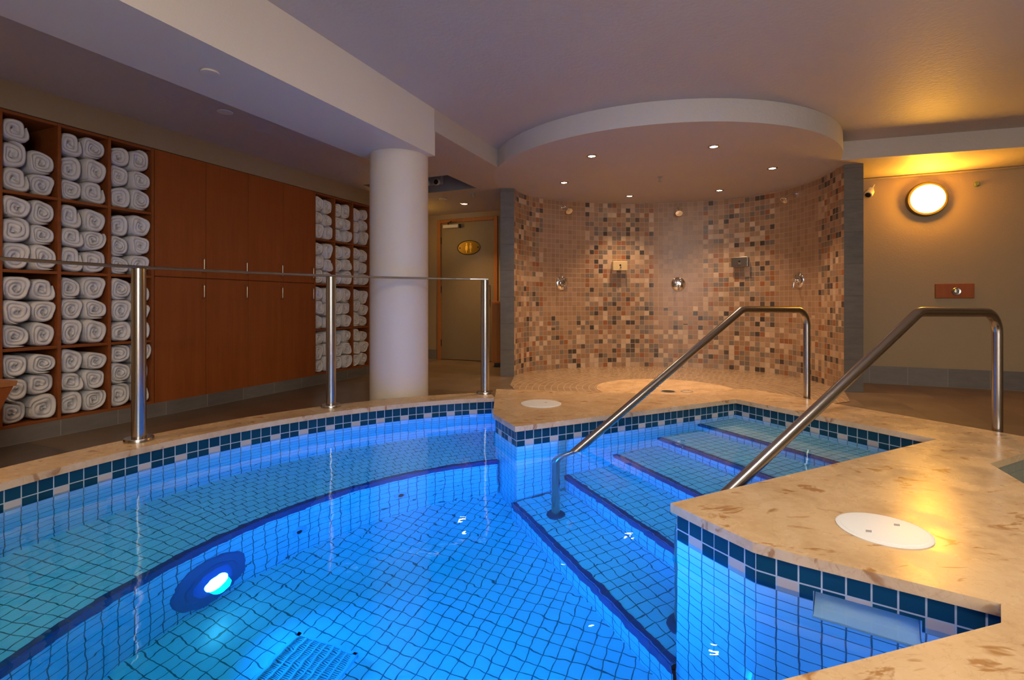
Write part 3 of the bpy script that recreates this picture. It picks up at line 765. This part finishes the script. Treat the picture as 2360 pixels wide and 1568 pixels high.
# towels
def towel_mesh(seed):
    rd = random.Random(seed); turns = rd.uniform(2.3, 3.2); n = int(turns*26); L = .33
    r1 = 1.0; th = r1/(turns+.55); ph = rd.uniform(0, 2*PI); mb = MB()
    prof = [(-.5,.30),(-.5,.016),(-.40,-.002),(-.2,-.010),(.15,-.012),(.38,-.004),(.5,.016),(.5,.30)]
    # ridged spiral in unit radius; depth in metres along y
    ribs = []
    w1, w2, w3 = [rd.uniform(0, 6.3) for _ in range(3)]; e = rd.uniform(.88, 1.1)
    for i in range(n+1):
        a = 2*PI*turns*i/n; rc = th*.55 + (r1-th*.62-th*.55)*i/n
        tt = th*(1.04 if i < n-6 else .96*(max(0, n-i)/6)**.5+.08)
        wob = 1+.06*math.sin(2*(a+ph)+w1)+.05*math.sin(3*(a+ph)+w2)+.03*math.sin(5*(a+ph)+w3)*(1-rc)
        dep = .006*math.sin(a*1.3+w3)+.004*math.sin(a*2.9)
        row = []
        for x, y in prof:
            r = (rc+x*tt)*wob; an = a+ph
            cx, cz = math.cos(an), math.sin(an); k = (abs(cx)**3.3+abs(cz)**3.3)**(-1/3.3); k = 1+(k-1)*min(1, r*1.1)
            row.append((r*k*cx*e**.5, (y if y < .25 else L)+dep*(1 if y < .25 else 0)+.018*(1-r), r*k*cz/e**.5))
        ribs.append(row)
    vs = [p for r in ribs for p in r]; m = len(prof); fs = []
    for i in range(n):
        for j in range(m-1): fs.append((i*m+j, i*m+j+1, (i+1)*m+j+1, (i+1)*m+j))
    fs.append(tuple(range(m))); fs.append(tuple(n*m+j for j in range(m))[::-1])
    mb.add(vs, fs)
    mb.lathe([(.0,.025),(th*.55,.03),(th*.55,.2)], 12, (0,0,0), (0,1,0))
    o = mb.build('rolled_towel', M['towel'], smooth=True, fix=True)
    me = o.data; bpy.data.objects.remove(o); return me
TM = [towel_mesh(s) for s in range(9)]
# measure the true half-extents so that stacked rolls touch without sinking into each other
EXT = [(min(v.co.x for v in m.vertices), max(v.co.x for v in m.vertices), min(v.co.z for v in m.vertices), max(v.co.z for v in m.vertices)) for m in TM]
ordc = ['first', 'second', 'third']; rown = ['bottom', 'third', 'second', 'top']
def place_towels(u0, side, seed):
    rd = random.Random(seed)
    for c in range(3):
        for r in range(4):
            x0 = .285*c+.018+.0025; x1 = .285*(c+1)-.0015; z0 = ZS[r]+.001; H_ = ZS[r+1]-.018-z0
            if r == 0: z0 = .119; H_ = ZS[1]-.018-z0
            counts = [3, 3]
            if side == 'left' and c == 0 and r == 3: counts = [3, 2]
            split = rd.uniform(.46, .54)
            for s in range(2):
                fill = H_*rd.uniform(.91, .995)
                if counts[s] == 2: fill = H_*.62
                hs = [rd.uniform(.85, 1.15) for _ in range(counts[s])]; k = fill/sum(hs); z = z0
                for t in range(counts[s]):
                    h = hs[t]*k; wid = (x1-x0)*(split if s == 0 else 1-split)
                    i = rd.randrange(9); ex = EXT[i]
                    wid_t = wid*rd.uniform(.95, 1.0)
                    sx = wid_t/(ex[1]-ex[0]); sz = h*.995/(ex[3]-ex[2])
                    cx = (x0 if s == 0 else x0+(x1-x0)*split) - ex[0]*sx + (0 if s == 0 else wid-wid_t); cz = z - ex[2]*sz
                    if s == 1 and True: cx = x1 - wid_t - ex[0]*sx
                    o = bpy.data.objects.new('rolled_towel', TM[i]); COL.objects.link(o)
                    o.location = un(u0+cx, NC-(.012+rd.uniform(0,.028)), cz); o.rotation_euler.z = rzC; o.scale = (sx, 1, sz)
                    pos = ('upper', 'middle', 'lower')[counts[s]-1-t] if counts[s] == 3 else ('upper', 'lower')[1-t]
                    tag(o, 'rolled white towel, %s %s in %s cubby of %s column, %s' % (pos, ('left', 'right')[s], rown[r], ordc[c], 'left towel shelf' if side == 'left' else 'shelf by column'), 'towel', 'rolled towels on the left shelf' if side == 'left' else 'rolled towels on the shelf by the column')
                    z += h
place_towels(LU, 'left', 3); place_towels(RU, 'right', 9)
# wooden hamper at the left edge
q = Vector((-2.53, 2.60))
hm = thing('wooden_hamper', 'tapered dark wood hamper cut off by the left edge', 'hamper', (-2.81, 2.49, 0), rzC-PI/2)
def taper(mb, hw0, hw1, z0, z1):
    v = [(-hw0,-hw0,z0),(hw0,-hw0,z0),(hw0,hw0,z0),(-hw0,hw0,z0),(-hw1,-hw1,z1),(hw1,-hw1,z1),(hw1,hw1,z1),(-hw1,hw1,z1)]
    return mb.add(v, [(0,3,2,1),(4,5,6,7),(0,1,5,4),(1,2,6,5),(2,3,7,6),(3,0,4,7)])
taper(MB(), .07, .20, .0, .425).build('body', M['cherry'], hm)
taper(MB(), .208, .212, .425, .45).build('rim', M['frame_wood'], hm)
# orange cabinet in the passage
oc = thing('wooden_cabinet', 'bright orange wooden cabinet half hidden behind the left end of shower wall', 'cabinet', (-.272, 6.70, 0), -.12)
MB().box(0,.40,.02,.33,.05,.87,.004).build('body', M['orange_wood'], oc)
d = MB(); d.box(.01,.075,0,.019,.07,.85,.003); d.box(.325,.39,0,.019,.07,.85,.003); d.box(.075,.325,0,.019,.07,.16,.003); d.box(.075,.325,0,.019,.76,.85,.003); d.box(.075,.325,.010,.018,.16,.76); d.build('door', M['orange_wood'], oc)
MB().box(.03,.37,.04,.3,.0,.05).build('plinth', M['black'], oc)

# ------------------------------------------------------------------ things on the lamp wall
RP = un(UR, 0).xy; rzR = math.atan2(NN.y, NN.x)
lp_ = onwall(2133, 461, RP, NN)
M['lampring'] = plain('lamp_bronze', (.16,.12,.04), .35, .7)
M['lampglass'] = glow('lamp_glass', (1.0,.44,.035), 115); M['lampdim'] = glow('lamp_glass_dim', (1.0,.55,.12), 16)
def bulkhead(label, loc, rz, g='lampglass'):
    wl = thing('wall_lamp', label, 'lamp', loc, rz)
    MB().lathe([(.168,0),(.172,.015),(.172,.05),(.164,.064),(.143,.068),(.141,.056)], 48, (0,0,0), (0,-1,0)).build('housing', M['lampring'], wl, True)
    MB().lathe([(.141,.05),(.139,.085),(.12,.112),(.07,.128),(.0,.132)], 48, (0,0,0), (0,-1,0)).build('diffuser', M[g], wl, True)
bulkhead('lit round bulkhead lamp glowing yellow on the cream wall right of the shower', lp_, rzR)
bulkhead('lit round bulkhead lamp on the passage wall, hidden behind the round column', un(5.75, NL, 1.86), rzR+PI/2, 'lampdim')
c_ = onwall(2004, 443, RP, NN)
sc = thing('security_camera', 'small white camera on the wall between slate pillar and round lamp', 'camera', c_, rzR)
MB().lathe([(.028,0),(.028,.012),(.012,.016)], 20, (.01,0,.02), (0,-1,0)).build('mount', M['offwhite'], sc, True)
MB().lathe([(.022,0),(.036,.02),(.040,.06),(.036,.085),(.030,.088)], 28, (.012,-.015,.012), (-.45,-.62,-.6)).build('body', M['offwhite'], sc, True)
MB().lathe([(.029,.0),(.026,.004),(.0,.002)], 24, Vector((.012,-.015,.012))+Vector((-.45,-.62,-.6)).normalized()*.087, (-.45,-.62,-.6)).build('lens', M['black'], sc, True)
mb = MB(); mb.tube([(.02,-.01,.03),(.04,-.012,.075)], .006, 8); mb.build('cable', M['offwhite'], sc, True)
q = onwall(2251, 425, RP, NN)
ws = thing('wall_sprinkler', 'small greenish round fitting on the wall right of the lamp', 'wall fitting', q, rzR)
MB().lathe([(.026,0),(.026,.008),(.014,.014),(.012,.03),(.018,.032),(.018,.036),(.0,.036)], 24, (0,0,0), (0,-1,0)).build('body', M['green'], ws, True)
MB().box(-.004,.004,-.05,-.034,-.014,.014).build('deflector', M['green'], ws)
q = onwall(2198.5, 671, RP, NN)
cb = thing('call_button', 'round metal push button on a red-brown wooden plaque', 'push button', q, rzR)
MB().box(-.155,.155,-.022,0,-.073,.073,.004).build('plaque', M['cherry'], cb)
MB().lathe([(.038,0),(.038,.006),(.034,.010),(.022,.008),(.018,.012),(.0,.013)], 32, (.012,-.022,-.005), (0,-1,0)).build('button', M['steel'], cb, True)

# ------------------------------------------------------------------ ceiling fittings
WARM = (1.0, .70, .42)
M['bulb'] = glow('downlight_bulb', (1.0,.80,.58), 45)
def downlight(px, py, label, group, energy, r=.047, z=ZL-.001, col=WARM):
    p = at(px, py, z)
    t = thing('downlight', label, 'downlight', p, 0, group)
    MB().lathe([(r,0),(r+.004,.0),(r*.72,-.0045),(r*.66,.004)][::-1] if False else [(r*.66,-.001),(r*.72,-.005),(r,-.004),(r+.002,0)], 32).build('trim_ring', M['steel'], t, True)
    MB().lathe([(r*.66,-.0015),(r*.4,-.002),(.0,-.002)], 28).build('bulb', M['bulb'], t, True)
    li = bpy.data.lights.new('downlight_beam', 'SPOT'); li.energy = energy; li.color = col; li.spot_size = math.radians(98); li.spot_blend = 1.0; li.shadow_soft_size = .03
    lo = bpy.data.objects.new('downlight_beam', li); COL.objects.link(lo); lo.location = (p.x, p.y, z-.02)
    return li
DL = [(1364,360,'front left'), (1645,338,'front right'), (1780,388,'right'), (1300,421,'left'), (1451,452,'back left'), (1658,439,'back right')]
DLn = ['lit downlight in the canopy nearest its front left edge', 'lit downlight in the canopy nearest its front edge', 'lit downlight in the canopy nearest its right edge', 'lit downlight in the canopy nearest its left edge', 'lit downlight near the mosaic wall above the warm-toned soap dispenser', 'lit downlight near the mosaic wall above the grey soap dispenser']
for (x, y, _), l in zip(DL, DLn): downlight(x, y, l, 'downlights in the shower canopy', 76, .047, ZL-.001, (1.0,.66,.39))
downlight(1070, 470, 'lit downlight in the passage ceiling before the washroom door', None, 75, .06, ZL, (1.0,.60,.24))
# unseen round lamps added on the high ceiling to brighten deck and pool
M['opal'] = glow('fill_lamp_glow', (1.0,.90,.77), 25)
for x, y, l in ((1.45, 1.25, 'added round opal lamp on the high ceiling above the limestone beside the skimmer lid'), (.35, -.5, 'added round opal lamp on the high ceiling above the deck behind the viewer'), (-.95, .2, 'added round opal lamp on the high ceiling near the beam, behind the viewer')):
    t = thing('fill_lamp', l, 'fill lamp', (x, y, ZM), 0, 'added opal lamps on the high ceiling')
    MB().lathe([(.31,0),(.325,-.01),(.325,-.05),(.305,-.06),(.30,-.045)], 48).build('housing', M['satin'], t, True)
    MB().lathe([(.30,-.04),(.295,-.06),(.25,-.085),(.15,-.10),(.0,-.105)], 48).build('diffuser', M['opal'], t, True)
def sprinkler(px, py, label, z=ZL):
    p = at(px, py, z); t = thing('ceiling_sprinkler', label, 'sprinkler', p)
    MB().lathe([(.028,-.004),(.030,0)], 20).build('rosette', M['grey'], t, True)
    mb = MB(); mb.lathe([(.0,-.05),(.02,-.05),(.02,-.046),(.006,-.042),(.008,-.02),(.006,-.003)], 16); mb.build('head', M['grey'], t, True)
sprinkler(1521, 408, 'small dark sprinkler head in the middle of the shower canopy', ZL-.001)
sprinkler(1090, 446, 'small sprinkler head in the ceiling before the washroom door')
def disc(px, py, z, r, label):
    p = at(px, py, z); t = thing('cover_plate', label, 'ceiling plate', p, 0, 'round ceiling cover plates')
    MB().lathe([(r*.55,-.012),(r*.95,-.010),(r,-.006),(r,-.004),(r*.9,-.003),(r*.9,0)], 36).build('plate', M['offwhite'], t, True)
disc(484, 165, 1.98, .042, 'pale round cover plate on the underside of the beam')
disc(519, 256, ZL, .05, 'pale round cover plate on the low ceiling beside the beam')
disc(1021, 458, ZL, .05, 'pale round cover plate on the passage ceiling')
q1 = onwall(993, 424, un(5.2,0).xy, NN); q2 = onwall(1016, 424, un(5.2,0).xy, NN); qm = (q1+q2)/2
el = thing('emergency_light', 'twin-headed emergency light in the ceiling recess behind the column', 'emergency light', qm-Vector((*(D1*.004),0)), rzR)
MB().box(-.11,.11,-.05,0,-.02,.10,.006).build('housing', M['grey'], el)
for s in (-1, 1):
    h = MB().lathe([(.022,0),(.036,.02),(.038,.055),(.033,.057)], 24, (s*(q2-q1).length/2,-.05,0), (0,-1,-.12)).build('lamp_head', M['offwhite'], el, True)
    MB().lathe([(.031,.0572),(.0,.0574)], 24, (s*(q2-q1).length/2,-.05,0), (0,-1,-.12)).build('glass', M['black'], h, True)

# ------------------------------------------------------------------ wall behind the camera, with windows added for fill light
mb = MB(); z0, z1 = .55, 2.2
wins = [(.3,1.7), (1.9,3.3)]
n_ = NL
for a, b in wins: mb.wall([un(UF,n_), un(UF,a)], 0, ZM); mb.wall([un(UF,a), un(UF,b)], 0, z0); mb.wall([un(UF,a), un(UF,b)], z1, ZM); n_ = b
mb.wall([un(UF,n_), un(UF,NR)], 0, ZM); struct(mb.build('wall_front', M['wall']), 'wall behind the viewer with two added windows')
M['pane_glow'] = glow('fill_pane', (1.0,.95,.88), 8.0)
for i, (a, b) in enumerate(wins):
    fo = MB(); rzW = rzR
    w = b-a
    fo.box(0,.05,-.03,.03,z0,z1); fo.box(w-.05,w,-.03,.03,z0,z1); fo.box(.05,w-.05,-.03,.03,z0,z0+.05); fo.box(.05,w-.05,-.03,.03,z1-.05,z1); fo.box(w/2-.02,w/2+.02,-.02,.02,z0+.05,z1-.05)
    wo = struct(fo.build('added_window_%d' % (i+1), M['white'], None, loc=un(UF, a, 0), rotz=rzW))
    pm = MB(); pm.add([(.05,0,z0+.05),(w-.05,0,z0+.05),(w-.05,0,z1-.05),(.05,0,z1-.05)], [(3,2,1,0)]); pm.build('pane', M['pane_glow'], wo)

# ------------------------------------------------------------------ lights
def area(name, loc, direction, size, energy, col, shape='DISK'):
    li = bpy.data.lights.new(name, 'AREA'); li.shape = shape; li.size = size; li.energy = energy; li.color = col; li.spread = math.radians(105)
    lo = bpy.data.objects.new(name, li); COL.objects.link(lo); lo.location = loc
    lo.rotation_euler = Vector(direction).to_track_quat('-Z', 'Y').to_euler(); return lo
BLUE = (.0, .25, 1.0)
lc = pol(RN-.004-.066, lampdeg, -.755); tow = Vector((PC.x-lc.x, PC.y-lc.y, 0.62)).normalized()
area('underwater_beam', lc, tow, .09, 11, BLUE)
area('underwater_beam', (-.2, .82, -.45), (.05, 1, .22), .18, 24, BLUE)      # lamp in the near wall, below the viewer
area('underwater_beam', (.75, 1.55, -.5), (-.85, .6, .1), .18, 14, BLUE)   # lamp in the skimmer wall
# warm ceiling lamp over the towel end, left of the frame
li = bpy.data.lights.new('passage_lamp', 'SPOT'); li.energy = 45; li.color = (1.0,.62,.28); li.spot_size = math.radians(150); li.spot_blend = .8; li.shadow_soft_size = .05
lo = bpy.data.objects.new('passage_lamp', li); COL.objects.link(lo); lo.location = un(.3, -3.2, ZL-.02)

for l in bpy.data.lights:
    if l.type == 'SPOT': l.cycles.use_multiple_importance_sampling = False
wd = bpy.data.worlds.new('world'); S.world = wd; wd.use_nodes = True
wd.node_tree.nodes['Background'].inputs[0].default_value = (.5,.6,.75,1); wd.node_tree.nodes['Background'].inputs[1].default_value = .0
S.view_settings.view_transform = 'Standard'; S.view_settings.look = 'None'; S.view_settings.gamma = 1; S.view_settings.exposure = 0.0
S.view_settings.use_curve_mapping = False
cy = S.cycles
cy.use_denoising = True; cy.use_adaptive_sampling = True; cy.adaptive_threshold = .05
cy.max_bounces = 7; cy.diffuse_bounces = 3; cy.glossy_bounces = 3; cy.transmission_bounces = 5
cy.caustics_reflective = True; cy.caustics_refractive = True; cy.blur_glossy = .6; cy.sample_clamp_indirect = 25.0
